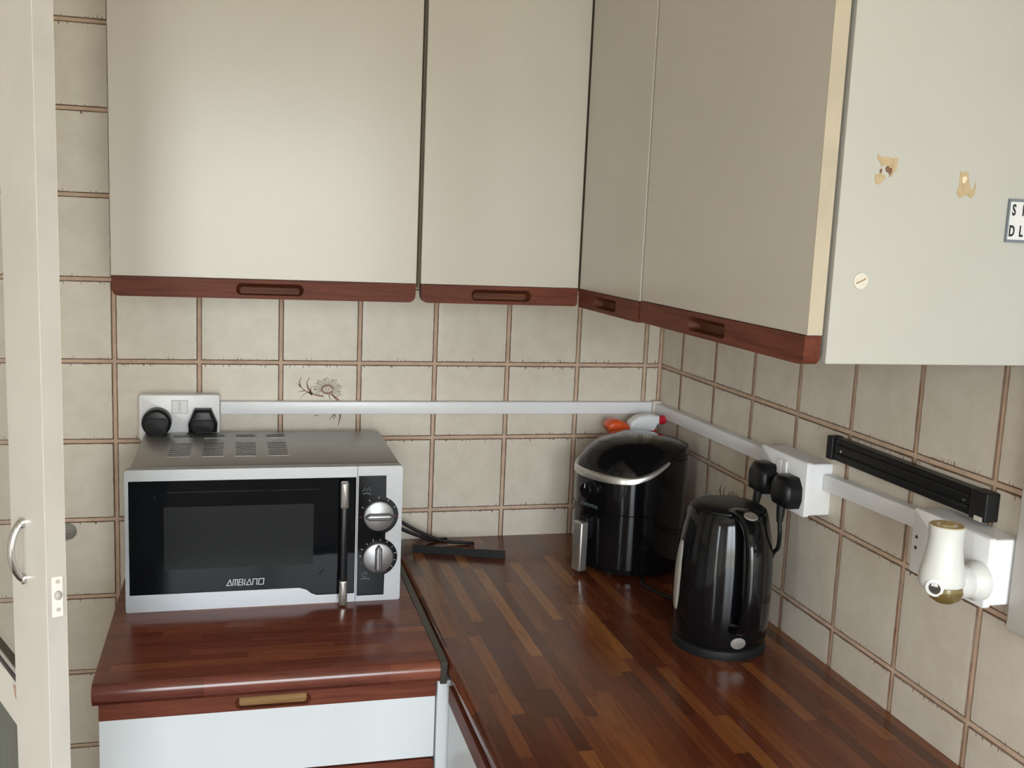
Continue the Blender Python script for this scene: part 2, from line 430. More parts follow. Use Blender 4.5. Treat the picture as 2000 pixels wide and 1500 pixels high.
for j in range(-7, 9):
    z1 = ZO-j*TZ; z0 = z1-TZ
    if z0 < 0: z0 = 0.0
    if z1 - z0 < .02: continue
    for i in range(-5, 8):
        x0, x1 = i*T, min((i+1)*T, XC-.001)
        if z0 > 1.46 and i >= 1: continue            # behind the wall cabinets
        if z1 < .80 and i >= 1: continue             # behind the base units
        t = put_tile(wall_back, x0, x1, z0, z1, 'back')
        if (i, j) == (2, 0): flower_back = t
    u = 0.001; k = 0
    while u < 1.9:
        un = .108 if k == 0 else u+T
        if not (z1 < .80 or (z0 > 1.46 and u < 1.05)):
            t = put_tile(wall_right, u, un, z0, z1, 'right')
            if (k, j) == (2, 1): flower_right = t
        u = un; k += 1
# brown flower prints on two tiles
def flower(parent, cx, cz, s, f):
    bm = new(); pt = lambda zx, zy: (cx+(zx-745)*s, cz-(zy-560)*s)
    for k in range(13):
        a = math.radians(-28+k*19.5); r1, r2 = 95, 255-25*(k % 2)
        wd = 42; ca, sa = math.cos(a), math.sin(a)
        pp = []
        for q, wq in ((r1, 14), ((r1+r2)/2, wd), (r2*.9, wd*.7), (r2, 4)): pp.append((q, wq))
        poly = [pt(745+(q*ca-wq*sa)*1.08, 560-(q*sa+wq*ca)*.88) for q, wq in pp]+[pt(745+(q*ca+wq*sa)*1.08, 560-(q*sa-wq*ca)*.88) for q, wq in pp[::-1]]
        prism(bm, poly, f, .0000, .00010+k*.000012, mi=0)
        ribbon(bm, [pt(745+(q*ca+12*sa)*1.08, 560-(q*sa-12*ca)*.88) for q in (92, 150, 205+20*(k % 3))], f, 14*s, .0001, .00034+k*.00001, 1, True)
        ribbon(bm, poly[3:6:1] if k % 2 else poly[1:4], f, 9*s, .0001, .00030+k*.000003, 1)
    ribbon(bm, [pt(745+88*math.cos(a)*1.1, 565-75*math.sin(a)) for a in [2*PI*k/18 for k in range(18)]], f, 38*s, .0001, .0003, 1)
    for a in range(8):
        q = 2*PI*a/8; ribbon(bm, [pt(745+20*math.cos(q), 565-18*math.sin(q)), pt(745+55*math.cos(q), 565-45*math.sin(q))], f, 12*s, .0001, .0003, 1)
    for st, w, tp in (([(680, 690), (600, 685), (470, 650), (340, 590), (245, 500), (185, 450)], 26, True), ([(255, 520), (235, 420), (275, 325)], 26, True),
                  ([(470, 650), (395, 545), (368, 440), (418, 345)], 34, True), ([(430, 640), (440, 560), (455, 490)], 16, True), ([(470, 680), (400, 620), (330, 650), (250, 740)], 14, True),
                  ([(330, 590), (260, 600), (210, 615)], 14, True), ([(820, 640), (890, 720), (960, 775)], 30, False), ([(790, 650), (780, 720), (820, 770)], 18, True),
                  ([(880, 720), (930, 690), (1040, 660)], 12, True), ([(900, 1000), (850, 1070), (785, 1140)], 22, True), ([(905, 1000), (890, 1070), (870, 1140)], 22, True),
                  ([(990, 1000), (990, 1090), (955, 1250)], 34, True), ([(520, 1060), (600, 1050)], 16, True), ([(960, 775), (985, 900), (990, 1000)], 26, False)):
        ribbon(bm, [pt(*p) for p in st], f, w*s*1.35, .0001, .0003, 1, tp)
    return fin('flower_print', bm, ['flower', 'line'], parent)
flower(flower_back, .394, 1.213, .0001065, FY(-.0004))
flower(flower_right, .372, 1.062, .0001065, FX(XC-.0004))

# painted board at the end of the tiling on the right wall
struct(fin('trim_1', box(new(), XC-.016, XC+.003, -1.50, -1.082, 1.108, 2.3, .002), 'painted'), 'grey-white painted board standing on the tiled side wall')

# ------------------------------------------------------------------ worktops and their joint
def worktop(name, label, mat, f, u0, u1, depth, z1, thick):
    """f maps (along, out from wall, z); rolled front edge"""
    r = .013; prof = [(0, z1-thick), (depth-.004, z1-thick)]
    for k in range(9):
        a = -PI/2 + k/8*PI
        prof.append((depth-r+r*math.cos(a), z1-thick/2+(thick/2)*math.sin(a))) if k else None
    prof.append((0, z1))
    bm = new(); A = [bm.verts.new(f(u0, d, z)) for d, z in prof]; B = [bm.verts.new(f(u1, d, z)) for d, z in prof]
    bm.faces.new(A); bm.faces.new(B[::-1])
    for k in range(len(prof)):
        j = (k+1) % len(prof); bm.faces.new((A[k], A[j], B[j], B[k]))
    return tag(fin(name, bm, mat, None, 35), label, 'worktop')
worktop('worktop', 'short red-brown block-wood laminate worktop under the microwave', 'stavex', lambda u, d, z: (u, -.0008-d, z), .030, .5155, .611, .9, .029)
worktop('worktop', 'long red-brown block-wood laminate worktop under the kettle along the side wall', 'stavey', lambda u, d, z: (XC-.0008-d, u, z), -1.9, -.0008, .572, .9, .029)
bm = new(); box(bm, .5150, .5262, -.606, -.004, .8998, .9014, .0005, 1); box(bm, .5158, .5262, -.6095, -.6045, .866, .9012, .0006, 1)
tag(fin('joint_strip', bm, 'strip'), 'dark metal strip covering the joint between the two worktops', 'trim strip')

# ------------------------------------------------------------------ cabinets
def rail(name, parent, f, u0, u1, z0, z1, su0, su1, t0, t1, mat, corners, sz=.0095, wmat='worn', dep=.0145, zoff=0.0):
    low = z1 < 1.0
    if low: dep = .0075
    zc = (z0+z1)/2+zoff; r = sz*.85
    bm = pocket(new(), rr(u0, u1, z0, z1, corners), rr(su0, su1, zc-sz, zc+sz, r), f, t0, t1, dep, 1, rr(su0+.006, su1-.006, zc-sz*.85, zc+sz*(.8 if low else .25), r*.5), 2)
    return fin(name, bm, [mat, wmat, 'slotwood'], parent)
def wall_cabinet(label, loc, bodybox, f, u0, u1, z0, zr, z1, slot, mat, corners, ztop=2.17, group=None, face='lam'):
    c = thing('wall_cabinet', loc, label, 'cabinet', group)
    fin('cabinet_body', box(new(), *bodybox, .001, 1), 'carcass', c)
    d = fin('cabinet_door', prism(new(), rr(u0, u1, zr+.0006, z1, .001, 1), f, 0, .018, .0012), face, c)
    rail('handle_rail', d, f, u0+.001, u1-.001, z0, zr, slot[0], slot[1], 0, .0195, mat, corners)
    return c, d
G = None
wall_cabinet('wide cream wall cabinet above the microwave with a wooden handle rail', (.275, -.15, 1.43), (.0305, .5180, -.2865, -.0008, 1.436, 2.17),
             FY(-.2870), .0295, .5140, 1.4115, 1.4425, 2.168, (.220, .327), 'railx', (.012, .012, 0, 0))
wall_cabinet('narrow cream wall cabinet beside the corner, its rail slot facing the room', (.66, -.15, 1.43), (.5190, .8200, -.2865, -.0008, 1.436, 2.17),
             FY(-.2870), .5215, .8020, 1.4115, 1.4425, 2.168, (.610, .716), 'railx', (.012, .006, 0, 0))
wall_cabinet('cream wall cabinet with a narrow door on the side wall next to the corner', (.96, -.3, 1.43), (.8225, XC-.0008, -.5960, -.0008, 1.436, 2.17),
             FX(.8215), .3095, .5920, 1.4110, 1.4420, 2.168, (.394, .497), 'raily', (.004, .001, 0, 0))
cD, dD = wall_cabinet('cream end wall cabinet with torn patches and a small lettered sign on its side', (.96, -.83, 1.43), (.8225, XC-.0008, -1.0560, -.5965, 1.436, 2.17),
             FX(.8215), .5985, 1.0660, 1.4130, 1.4440, 2.168, (.772, .880), 'raily', (.001, .010, 0, 0))
e = fin('edge_band', box(new(), .8032, .8210, -1.0668, -1.0660, 1.446, 2.168), 'lamedge', dD)
e['label'] = 'yellowed cream edge band of the cabinet door'
sp = fin('side_panel', box(new(), .8262, XC-.0008, -1.0700, -1.0562, 1.4150, 2.17, .0008, 1), 'lamside', cD)
sp['label'] = 'off-white laminate end panel'
f = FY(-1.0700)
def patch(name, pts, mat, h=.0003, h0=-.0002):
    return fin(name, prism(new(), pts, f, h0, h), mat, sp)
mk = lambda zx, zy: (.8560+zx*.0000941, 1.6555-zy*.0000945+.0002)          # from positions on the panel
patch('torn_patch', [mk(*p) for p in ((95, 205), (125, 215), (150, 238), (240, 230), (290, 245), (345, 232), (368, 255), (355, 300), (358, 375), (320, 400), (300, 440), (262, 455), (270, 390), (240, 330), (190, 320), (160, 350), (140, 300), (95, 262))], 'torn')
patch('torn_patch', [mk(*p) for p in ((90, 425), (150, 412), (220, 435), (215, 480), (170, 520), (130, 545), (95, 520), (85, 470))], 'torn')
patch('glue_stain', [mk(*p) for p in ((215, 345), (240, 325), (265, 350), (298, 350), (295, 400), (270, 432), (255, 400), (230, 400), (213, 370))], 'torndark', .0005)
patch('glue_stain', [mk(*p) for p in ((143, 372), (165, 362), (175, 385), (160, 415), (142, 405))], 'torndark', .0005)
patch('torn_patch', [mk(*p) for p in ((1182, 330), (1225, 345), (1260, 330), (1300, 345), (1300, 395), (1330, 480), (1345, 530), (1385, 510), (1405, 440), (1412, 500), (1405, 590), (1355, 630), (1310, 600), (1250, 610), (1215, 640), (1165, 590), (1185, 480))], 'torn')
patch('filler_dab', [mk(*p) for p in ((1222, 400), (1260, 385), (1285, 410), (1260, 460), (1235, 470), (1222, 430))], 'torncream', .0005)
bm = pocket(new(), circ(.8580, 1.5040, .0085, 24), [(.8580+a*math.cos(.42)-b*math.sin(.42), 1.5040+a*math.sin(.42)+b*math.cos(.42)) for a, b in ((-.006, -.0009), (.006, -.0009), (.006, .0009), (-.006, .0009))], f, -.0005, .0022, .0015)
o = fin('screw_cover', bm, ['pvcold', 'torn'], sp); o['label'] = 'cream plastic fixing cover with a slot'
# small lettered sign stuck to the end panel
sg = thing('letter_sign', (1.0645, -1.0702, 1.552), 'small white sign with grey frame and black letters on the cabinet side', 'sign')
bm = pocket(new(), rr(1.0318, 1.0975, 1.5515, 1.5982, .0008, 1), rr(1.0336, 1.0957, 1.5545, 1.5952, .0004, 1), FY(-1.0701), 0, .0030, .0010)
fin('sign_plate', bm, ['signgrey', 'signwhite'], sg)
for ch, x, z in (('S', 1.0392, 1.5858), ('I', 1.0512, 1.5858), ('D', 1.0390, 1.5632), ('L', 1.0510, 1.5632)):
    o = text_obj('letter', ch, .0165, (lambda xx, zz: (lambda u, v, w: (xx+u, -1.0722-w, zz+v)))(x, z), .0002, 'print_black', sg, .62, 0.0, .0005)

# base units
def base_drawers():
    c = thing('drawer_unit', (.27, -.3, 0), 'white drawer unit with red-brown wooden rails below the microwave worktop', 'drawer unit')
    fin('unit_body', box(new(), .0385, .5115, -.5790, -.0008, .0, .8690), 'white', c)
    fb = FY(-.5795)
    for z1, z0 in ((.8690, .7450), (.7430, .5000), (.4980, .1200)):
        d = fin('drawer_front', prism(new(), rr(.0375, .5115, z0, z1-.0262, .001, 1), fb, 0, .018, .001), 'white', c)
        rail('handle_rail', d, fb, .0375, .5115, z1-.0258, z1, .220, .327, 0, .0195, 'railx', (0, 0, .003, .003) if z1 > .8 else (0, 0, .008, .008), .0088, 'worn2', zoff=-.0015)
    return c
base_drawers()
tag(fin('corner_post', box(new(), .5130, .5400, -.6050, -.5600, .0, .8690, .002), 'white'), 'white filler post in the corner between the two base units', 'post')
c = thing('base_cabinet', (.83, -1.3, 0), 'white base cabinet under the long worktop, its front turned to the drawers', 'cabinet')
fin('cabinet_body', box(new(), .5460, XC-.0008, -1.88, -.6120, .0, .8700), 'white', c)
fb = FX(.5455)
for u0, u1 in ((.624, 1.24), (1.244, 1.86)):
    d = fin('drawer_front', prism(new(), rr(u0, u1, .7300, .8428, .001, 1), fb, 0, .018, .001), 'white', c)
    rail('handle_rail', d, fb, u0, u1, .8436, .8706, (u0+u1)/2-.055, (u0+u1)/2+.055, 0, .0195, 'raily', (0, 0, .003, .003), .0088, 'worn2')
    fin('cabinet_door', prism(new(), rr(u0, u1, .12, .7260, .001, 1), fb, 0, .018, .001), 'lam', c)

# ------------------------------------------------------------------ microwave
def microwave():
    m = thing('microwave', (.272, -.19, .9), 'silver microwave oven with black glass door and two dials', 'microwave')
    y0 = -.3400
    bm = new(); box(bm, .0550, .4925, -.318, -.045, .9090, 1.1375, .004, 2); fin('casing', bm, 'sheet', m, 40)
    for x, y in ((.09, -.29), (.45, -.29), (.09, -.08), (.45, -.08)):
        fin('foot', lathe(new(), [(.012, .9), (.012, .9095)], lambda a, b, h, x=x, y=y: (x+a, y+b, h), 16), 'black', m)
    # vents in the top
    for k, (xa, xb) in enumerate(((.106, .146), (.162, .202), (.217, .257), (.272, .311))):
        for ya, yb, n in ((-.252, -.140, 8), (-.100, -.070, 3)):
            bm = new(); prism(bm, rr(xa, xb, ya, yb, .002, 2), FZ(1.1375), -.0005, .0004, mi=0)
            for q in range(n):
                yy = ya+(q+.5)*(yb-ya)/n
                if k % 2 == 0: ribbon(bm, [(xa+.003+(xb-xa-.006)*t/8, yy+.0022*math.sin(t*PI/2)) for t in range(9)], FZ(1.1379), .0030, 0, .0003, 1)
                else: ribbon(bm, [(xa+.003+(xb-xa-.006)*t/8, yy+.0022*math.sin(t*PI/2+PI)) for t in range(9)], FZ(1.1379), .0030, 0, .0003, 1)
            fin('vent', bm, ['sheet', 'dark'], m)
    # door: silver frame with a stepped black window
    f = FY(y0+.022)
    glass = [(.0545, .9290), (.3240, .9290), (.3360, .9250), (.3440, .9185), (.3530, .9150), (.4172, .9150), (.4172, 1.1185), (.0545, 1.1185)]
    outer = rr(.0485, .4176, .9000, 1.1370, (.003, .0, .0, .006), 4)
    g2 = [(.0545, .9290), (.3240, .9290), (.3360, .9250), (.3440, .9185), (.3530, .9150), (.4160, .9150), (.4160, 1.1185), (.0545, 1.1185)]
    d = fin('door', pocket(new(), outer, g2, f, 0, .022, .003), ['silver', 'gloss'], m)
    o = fin('door_glass', prism(new(), [(u+(.0006 if u < .2 else -.0006), v+(.0006 if v < 1 else -.0006)) for u, v in g2], FY(y0+.0025), -.0004, .0014, .0008), 'mwglass', d)
    bm = new(); prism(bm, rr(.0920, .3640, .9520, 1.0990, .010), FY(y0+.0011), -.0006, .0022, .0018, 3)
    fin('raised_window', bm, 'mwglass', d)
    fin('mesh_screen', prism(new(), rr(.1080, .3460, .9700, 1.0750, .001, 1), FY(y0-.0011), -.0002, .0002), 'mwmesh', d)
    # handle: black bar with bright end caps
    h = fin('door_handle', prism(new(), rr(.3890, .4010, .9025, 1.1150, .003, 3), FY(y0+.0010), .016, .026, .003, 3), 'black', d, 40)
    for za, zb in ((1.0700, 1.1155), (.9020, .9470)):
        fin('end_cap', prism(new(), rr(.3883, .4017, za, zb, .003, 3), FY(y0+.0010), .0150, .0270, .004, 3), 'alu', h, 40)
    for za, zb in ((1.085, 1.100), (.917, .932)):
        fin('handle_mount', box(new(), .3920, .3985, y0-.0155, y0+.001, za, zb), 'black', h)
    # logo strokes
    bm = new(); fl = FY(y0-.0003)
    X0, Z0, H = .2060, .9390, .0098
    def st(pts, w=.0013):
        P = [(X0+a*.0087+b*.0012, Z0+b*H) for a, b in pts]
        for p, q in zip(P, P[1:]):
            t = (Vector(q)-Vector(p)).normalized()*w*.5
            ribbon(bm, [tuple(Vector(p)-t), tuple(Vector(q)+t)], fl, w, 0, .0006+random.uniform(0, .00005))
    q = .0
    def A(q): st([(q, 0), (q+.45, 1), (q+.9, 0), (q+.42, 0)])
    def A2(q): st([(q, 0), (q+.48, 1)]); st([(q+.48, 1), (q+.9, 0)]); st([(q, 0), (q+.6, 0)])
    A2(0); st([(1.1, 0), (1.1, 1), (1.9, 1)]); st([(1.5, 0), (1.5, 1)]); st([(1.9, 0), (1.9, 1)])
    st([(2.2, 0), (2.2, 1), (2.8, 1), (2.9, .75), (2.8, .5), (2.3, .5)]); st([(2.8, .5), (2.95, .25), (2.8, 0), (2.2, 0)])
    st([(3.25, 0), (3.25, 1)]); A2(3.6)
    st([(4.75, 0), (4.75, 1), (5.5, 1), (5.5, 0)]); st([(5.85, 0), (5.85, 1), (6.75, 1), (6.75, 0), (5.85, 0)])
    o = fin('logo', bm, 'print_white', d); o['label'] = 'pale brand lettering on the black glass'
    # control panel
    kx, k1, k2, R = .4550, 1.0510, .9775, .0335
    blk = [(.4200, .9100), (.4665, .9100)]
    a0 = math.acos((.4665-kx)/R)
    for kz in (k2, k1):
        blk += [(kx+R*math.cos(a), kz+R*math.sin(a)) for a in [(-1+2*t/14)*(a0-.02) for t in range(15)]]
    blk += [(.4665, 1.1205), (.4200, 1.1205)]
    p = fin('control_panel', pocket(new(), rr(.4184, .4945, .9000, 1.1370, (.0, .004, .006, .0), 4), blk, f, 0, .022, .0022), ['silver', 'mwblack'], m)
    yk = y0+.0020
    for kz, ang, nm in ((k1, 0.0, 0), (k2, PI/2, 1)):
        k = fin('dial', lathe(new(), [(.0262, .0), (.0262, .006), (.0255, .0085), (.0235, .0098), (.0, .0104)], lambda a, b, h, kz=kz: (kx+a, yk-h, kz+b), 40), 'silver', p, 35)
        bm = new(); ca, sa = math.cos(ang), math.sin(ang)
        pts = [(-.0235, -.0016), (-.017, -.0058), (.017, -.0058), (.0235, -.0016), (.0235, .0016), (.017, .0058), (-.017, .0058), (-.0235, .0016)]
        prism(bm, [(kx+a*ca-b*sa, kz+a*sa+b*ca) for a, b in pts], FY(yk), .008, .0200, .0040, 3)
        fin('grip_ridge', bm, 'silver', k, 50)
        bm = new()
        n, s0, s1 = ((12, 200, -60) if nm else (7, 185, -5))
        for q in range(n):
            a = math.radians(s0+(s1-s0)*q/(n-1)); u, v = math.cos(a), math.sin(a)
            ribbon(bm, [(kx+.0282*u, kz+.0282*v), (kx+(.0325 if q % 2 == 0 or not nm else .031)*u, kz+(.0325 if q % 2 == 0 or not nm else .031)*v)], FY(yk), .0007, 0, .0004, 1 if q in (0, n-1) else 0)
        fin('dial_marks', bm, ['print_white', 'print_red'], p)
    bm = new(); fi = FY(yk)
    for a in ((.428, 1.0945), (.4305, 1.0985), (.434, 1.0955), (.4375, 1.0985), (.440, 1.0945)): ribbon(bm, [(a[0]-.001, a[1]-.002), (a[0]+.001, a[1]+.002)], fi, .0010, 0, .0004)
    ribbon(bm, [(.427, 1.0885), (.434, 1.0900), (.442, 1.0882)], fi, .0014, 0, .0004)
    fin('power_icon', bm, 'print_grey', p); bm = new()
    ribbon(bm, [(.4335+.0045*math.cos(t*PI/6), .9465+.0045*math.sin(t*PI/6)) for t in range(12)], fi, .0008, 0, .0004)
    ribbon(bm, [(.4335, .9495), (.4335, .9465), (.4355, .9455)], fi, .0008, 0, .0004)
    ribbon(bm, [(.427, .9388), (.434, .9398), (.442, .9385)], fi, .0014, 0, .0004)
    fin('timer_icon', bm, 'print_grey', p)
    return m
microwave()
# black cables of the microwave, and the black strip lying by them
bm = new()
tube(bm, smooth_path([(.46, -.030, .985), (.52, -.035, .960), (.575, -.045, .930), (.625, -.048, .909), (.668, -.052, .9042), (.690, -.060, .9042)]), .0036, 8)
tag(fin('power_cable', bm, 'blackm', None, 40), 'upper black cable trailing from behind the microwave onto the worktop', 'cable')
bm = new(); tube(bm, smooth_path([(.46, -.024, .960), (.525, -.028, .938), (.575, -.030, .917), (.610, -.028, .9042), (.640, -.024, .9042)]), .0036, 8)
tag(fin('power_cable', bm, 'blackm', None, 40), 'lower black cable trailing from behind the microwave onto the worktop', 'cable')
a = Vector((.5610, -.0800, .9)); b = Vector((.7330, -.1430, .9)); dv = (b-a).normalized(); nv = Vector((-dv.y, dv.x, 0))
bm = new()
prof = [(-.0100, .0003), (.0100, .0003), (.0100, .0090), (.0075, .0110), (.0045, .0085), (-.0040, .0075), (-.0075, .0150), (-.0100, .0150)]
A = [bm.verts.new(a+nv*p+Vector((0, 0, q))) for p, q in prof]; B = [bm.verts.new(b+nv*p+Vector((0, 0, q))) for p, q in prof]
bm.faces.new(A); bm.faces.new(B[::-1])
for k in range(len(prof)): bm.faces.new((A[k], A[(k+1) % 8], B[(k+1) % 8], B[k]))
tag(fin('plastic_strip', bm, 'blackm', None, 30), 'loose black plastic channel strip lying on the worktop by the back wall', 'strip')

# ------------------------------------------------------------------ sockets, plugs, trunking
def socket_box(label, f, u0, u1, z0, z1, depth, switches, loc, group=None, screws=()):
    s = thing('double_socket', loc, label, 'socket', group)
    fin('back_box', prism(new(), rr(u0+.002, u1-.002, z0+.002, z1-.002, .003, 3), f, .0002, depth-.009), 'pvc', s)
    p = fin('face_plate', prism(new(), rr(u0, u1, z0, z1, .004, 4), f, depth-.009, depth, .0015, 2), 'pvc', s, 40)
    if switches:
        um = (u0+u1)/2
        for q in (-1, 1):
            sw = fin('rocker_switch', prism(new(), rr(um+q*.0076-.0068, um+q*.0076+.0068, z1-.035, z1-.010, .001, 2), f, depth-.001, depth+.0022, .001, 1), 'pvc', p)
            fin('switch_gap', prism(new(), rr(um+q*.0076-.0076, um+q*.0076+.0076, z1-.0358, z1-.0092, .001, 2), f, depth-.0005, depth+.0002), 'pvcold', p)
    for u, z in screws: fin('screw', prism(new(), circ(u, z, .0022, 12), f, depth-.0002, depth+.0008), 'strip', p)
    return s
socket_box('white double socket with two black plugs above the microwave', FY(0), .0460, .1900, 1.1220, 1.2080, .0400, True, (.118, -.0005, 1.12))
socket_box('white double socket with two black plugs behind the kettle', FX(XC), .5380, .6810, 1.1260, 1.2110, .0450, True, (XC-.0005, -.61, 1.126))
socket_box('white double socket holding the air freshener', FX(XC), .9420, 1.0800, 1.1330, 1.2160, .0480, False, (XC-.0005, -1.01, 1.133), None, ((.9520, 1.1660), (.9520, 1.1800), (1.0720, 1.1760)))
# plugs
def plug(label, f, u, z, depth, style, loc, cable=None):
    p = thing('power_plug', loc, label, 'plug')
    if style == 'round':
        pts = circ(u, z, .0262, 28); pts = [(a, max(b, z-.022)) for a, b in pts]
        fin('plug_body', prism(new(), pts, f, depth+.0002, depth+.030, .006, 3), 'black', p, 40)
        fin('grip', prism(new(), rr(u-.018, u+.018, z-.020, z+.010, .004), f, depth+.029, depth+.035, .003, 2), 'blackm', p, 40)
    elif style == 'smooth':
        pts = [(u-.0200, z-.0235), (u+.0200, z-.0235), (u+.0262, z-.010), (u+.0255, z+.010), (u+.0150, z+.0240), (u-.0150, z+.0240), (u-.0255, z+.010), (u-.0262, z-.010)]
        fin('plug_body', prism(new(), pts, f, depth+.0002, depth+.029, .0105, 4), 'black', p, 60)
    else:
        pts = [(u-.0255, z-.020), (u+.0255, z-.020), (u+.0265, z-.004), (u+.0150, z+.0235), (u-.0150, z+.0235), (u-.0265, z-.004)]
        fin('plug_body', prism(new(), pts, f, depth+.0002, depth+.024, .007, 3), 'black', p, 40)
        fin('grip', prism(new(), rr(u-.017, u+.017, z-.0185, z+.004, .003), f, depth+.0235, depth+.031, .004, 2), 'blackm', p, 40)
    if cable:
        a = Vector(cable[0]); b = Vector(cable[1])
        fin('strain_relief', tube(new(), [a, a.lerp(b, .5), b], [.0072, .0064, .0048], 10), 'blackm', p, 50)
        fin('cord', tube(new(), smooth_path(cable[1:]), .0034, 8), 'blackm', p, 50)
    return p
plug('round black plug in the socket above the microwave', FY(0), .0780, 1.1590, .0400, 'round', (.078, -.0402, 1.137))
pp = plug('angular black plug in the socket above the microwave', FY(0), .1600, 1.1600, .0400, 'angular', (.16, -.0402, 1.137))
fin('cord', tube(new(), smooth_path([(.146, -.058, 1.1400), (.134, -.062, 1.1360), (.128, -.050, 1.120), (.126, -.028, 1.06), (.126, -.024, .99)]), .0034, 8), 'blackm', pp, 50)
plug('black plug with a short cord dropping behind the kettle lid', FX(XC), .5740, 1.1640, .0450, 'smooth', (1.0548, -.574, 1.14),
     [(1.036, -.574, 1.146), (1.032, -.574, 1.112), (1.034, -.566, 1.060), (1.050, -.545, .980), (1.066, -.500, .915), (1.060, -.470, .9038), (1.02, -.452, .9038), (.980, -.428, .9038), (.957, -.385, .9038), (.948, -.335, .9038), (.962, -.300, .9038)])
plug('black plug whose cord curves down to the back of the kettle', FX(XC), .6480, 1.1600, .0450, 'smooth', (1.0548, -.648, 1.14),
     [(1.036, -.648, 1.142), (1.033, -.652, 1.112), (1.034, -.654, 1.092), (1.041, -.640, 1.066), (1.055, -.605, 1.047), (1.070, -.565, 1.010), (1.080, -.540, .955), (1.074, -.525, .909), (1.055, -.530, .9038), (1.030, -.5580, .9060)])
# trunking: lid clipped on a shallow base
def trunk(label, f, u0, u1, za, zb, h=.025, d=.016):
    pts = [(u0, za-h/2), (u1, zb-h/2), (u1, zb+h/2), (u0, za+h/2)]
    bm = new(); prism(bm, pts, f, .0006, d, .0018, 2)
    t = tag(fin('cable_trunking', bm, 'pvc', None, 30), label, 'trunking')
    return t
trunk('long white cable trunking along the back wall', FY(0), .1905, XC-.021, 1.1785, 1.1755)
trunk('white cable trunking from the corner to the kettle socket', FX(XC), .0215, .5375, 1.1740, 1.1815)
trunk('white cable trunking between the two sockets on the side wall', FX(XC), .6815, .9415, 1.1815, 1.1890)
bm = new(); box(bm, XC-.0205, XC-.0006, -.0206, -.0006, 1.1605, 1.1905, .002)
tag(fin('trunking_corner', bm, 'pvcold'), 'white trunking corner piece where the two tiled walls meet', 'trunking')
# magnetic knife rack
k = thing('knife_rack', (XC-.0005, -.865, 1.222), 'black magnetic knife rack on the tiled side wall', 'knife rack')
f = FX(XC)
fin('rack_bar', prism(new(), rr(.7000, 1.0050, 1.2215, 1.2550, .002, 2), f, .0006, .0160, .001, 1), 'black', k)
for z in (1.2315, 1.2450): fin('magnet_strip', prism(new(), rr(.712, 1.000, z-.0022, z+.0022, .0005, 1), f, .0158, .0182, .0005, 1), 'blackm', k)
for u0, u1 in ((.6860, .7010), (1.0040, 1.0330)): fin('end_cap', prism(new(), rr(u0, u1, 1.2205, 1.2560, .002, 2), f, .0006, .0195, .002, 2), 'blackm', k)
for u in (.722, .991): fin('screw', prism(new(), circ(u, 1.2382, .0022, 12), f, .0158, .0172), 'chrome', k)
o = fin('paper_tag', prism(new(), rr(1.0150, 1.0290, 1.2202, 1.2260, .0005, 1), f, .0194, .0199), 'pvcold', k)
# suction hook on the tiles by the door
h = thing('suction_hook', (-.087, -.0005, .925), 'grey round suction hook on the tiles beside the open door', 'hook')
fin('suction_cup', lathe(new(), [(.0165, .0004), (.0150, .0020), (.0080, .0042), (.0052, .0060), (.0052, .0095), (.0, .0100)], lambda a, b, w: (-.0880+a, -w, .9390+b), 28), 'rubber', h, 40)
fin('hook_peg', tube(new(), smooth_path([(-.088, -.009, .939), (-.088, -.018, .936), (-.088, -.022, .929), (-.088, -.026, .934)], 5), .0022, 8), 'rubber', h, 50)

# ------------------------------------------------------------------ plug-in air freshener
af = thing('air_freshener', (1.0500, -1.070, 1.145), 'white plug-in air freshener with amber oil bottle on the side wall', 'air freshener')
ax, ay = 1.0000, -1.0700
fb = lambda a, b, h: (ax+a, ay+b, h)
fin('freshener_body', lathe(new(), [(.0160, 1.1570), (.0225, 1.1590), (.0256, 1.1660), (.0250, 1.1760), (.0218, 1.1900), (.0193, 1.2050), (.0186, 1.2180), (.0196, 1.2290), (.0200, 1.2312), (.0190, 1.2322)], fb, 36), 'fresh', af, 40)
fin('scent_cap', lathe(new(), [(.0186, 1.2318), (.0180, 1.2330), (.0080, 1.2318), (.0070, 1.2334), (.0, 1.2334)], fb, 32), 'amber', af, 40)
fs = lambda a, b, h: (1.0 - .0 + h, ay+a, 1.1650+b)
fin('plug_stem', lathe(new(), [(.0190, .012), (.0195, .030), (.0165, .036)], lambda a, b, h: (ax+h, ay+a, 1.1640+b), 30), 'fresh', af, 40)
fin('plug_disc', lathe(new(), [(.0150, .033), (.0225, .042), (.0225, .0516), (.0, .0518)], lambda a, b, h: (ax+h, ay+a, 1.1640+b), 30), 'fresh', af, 40)
dr = Vector((-.35, -.94, 0)).normalized(); sd = Vector((-dr.y, dr.x, 0))
ob = fin('oil_bottle', lathe(new(), [(.0, -.0195), (.0100, -.0175), (.0170, -.0115), (.0195, -.003), (.0180, .005), (.0, .007)], lambda a, b, h: (ax-.001+a, ay-.0095+b, 1.1600+h*.86), 30), 'oil', af, 50)
dn = Vector((-.80, -.60, .0)).normalized(); sn = Vector((-dn.y, dn.x, 0))
cen = Vector((ax, ay, 1.1640))+dn*.0225
fk = lambda a, b, h: tuple(cen+sn*a+Vector((0, 0, 1))*b+dn*h)
fin('dial_ring', lathe(new(), [(.0098, -.004), (.0098, .0030), (.0072, .0036), (.0068, .0010), (.0, .0010)], fk, 26), 'pvc', af, 40)
fin('dial_button', lathe(new(), [(.0066, .0008), (.0062, .0026), (.0, .0030)], fk, 22), 'strip', af, 40)

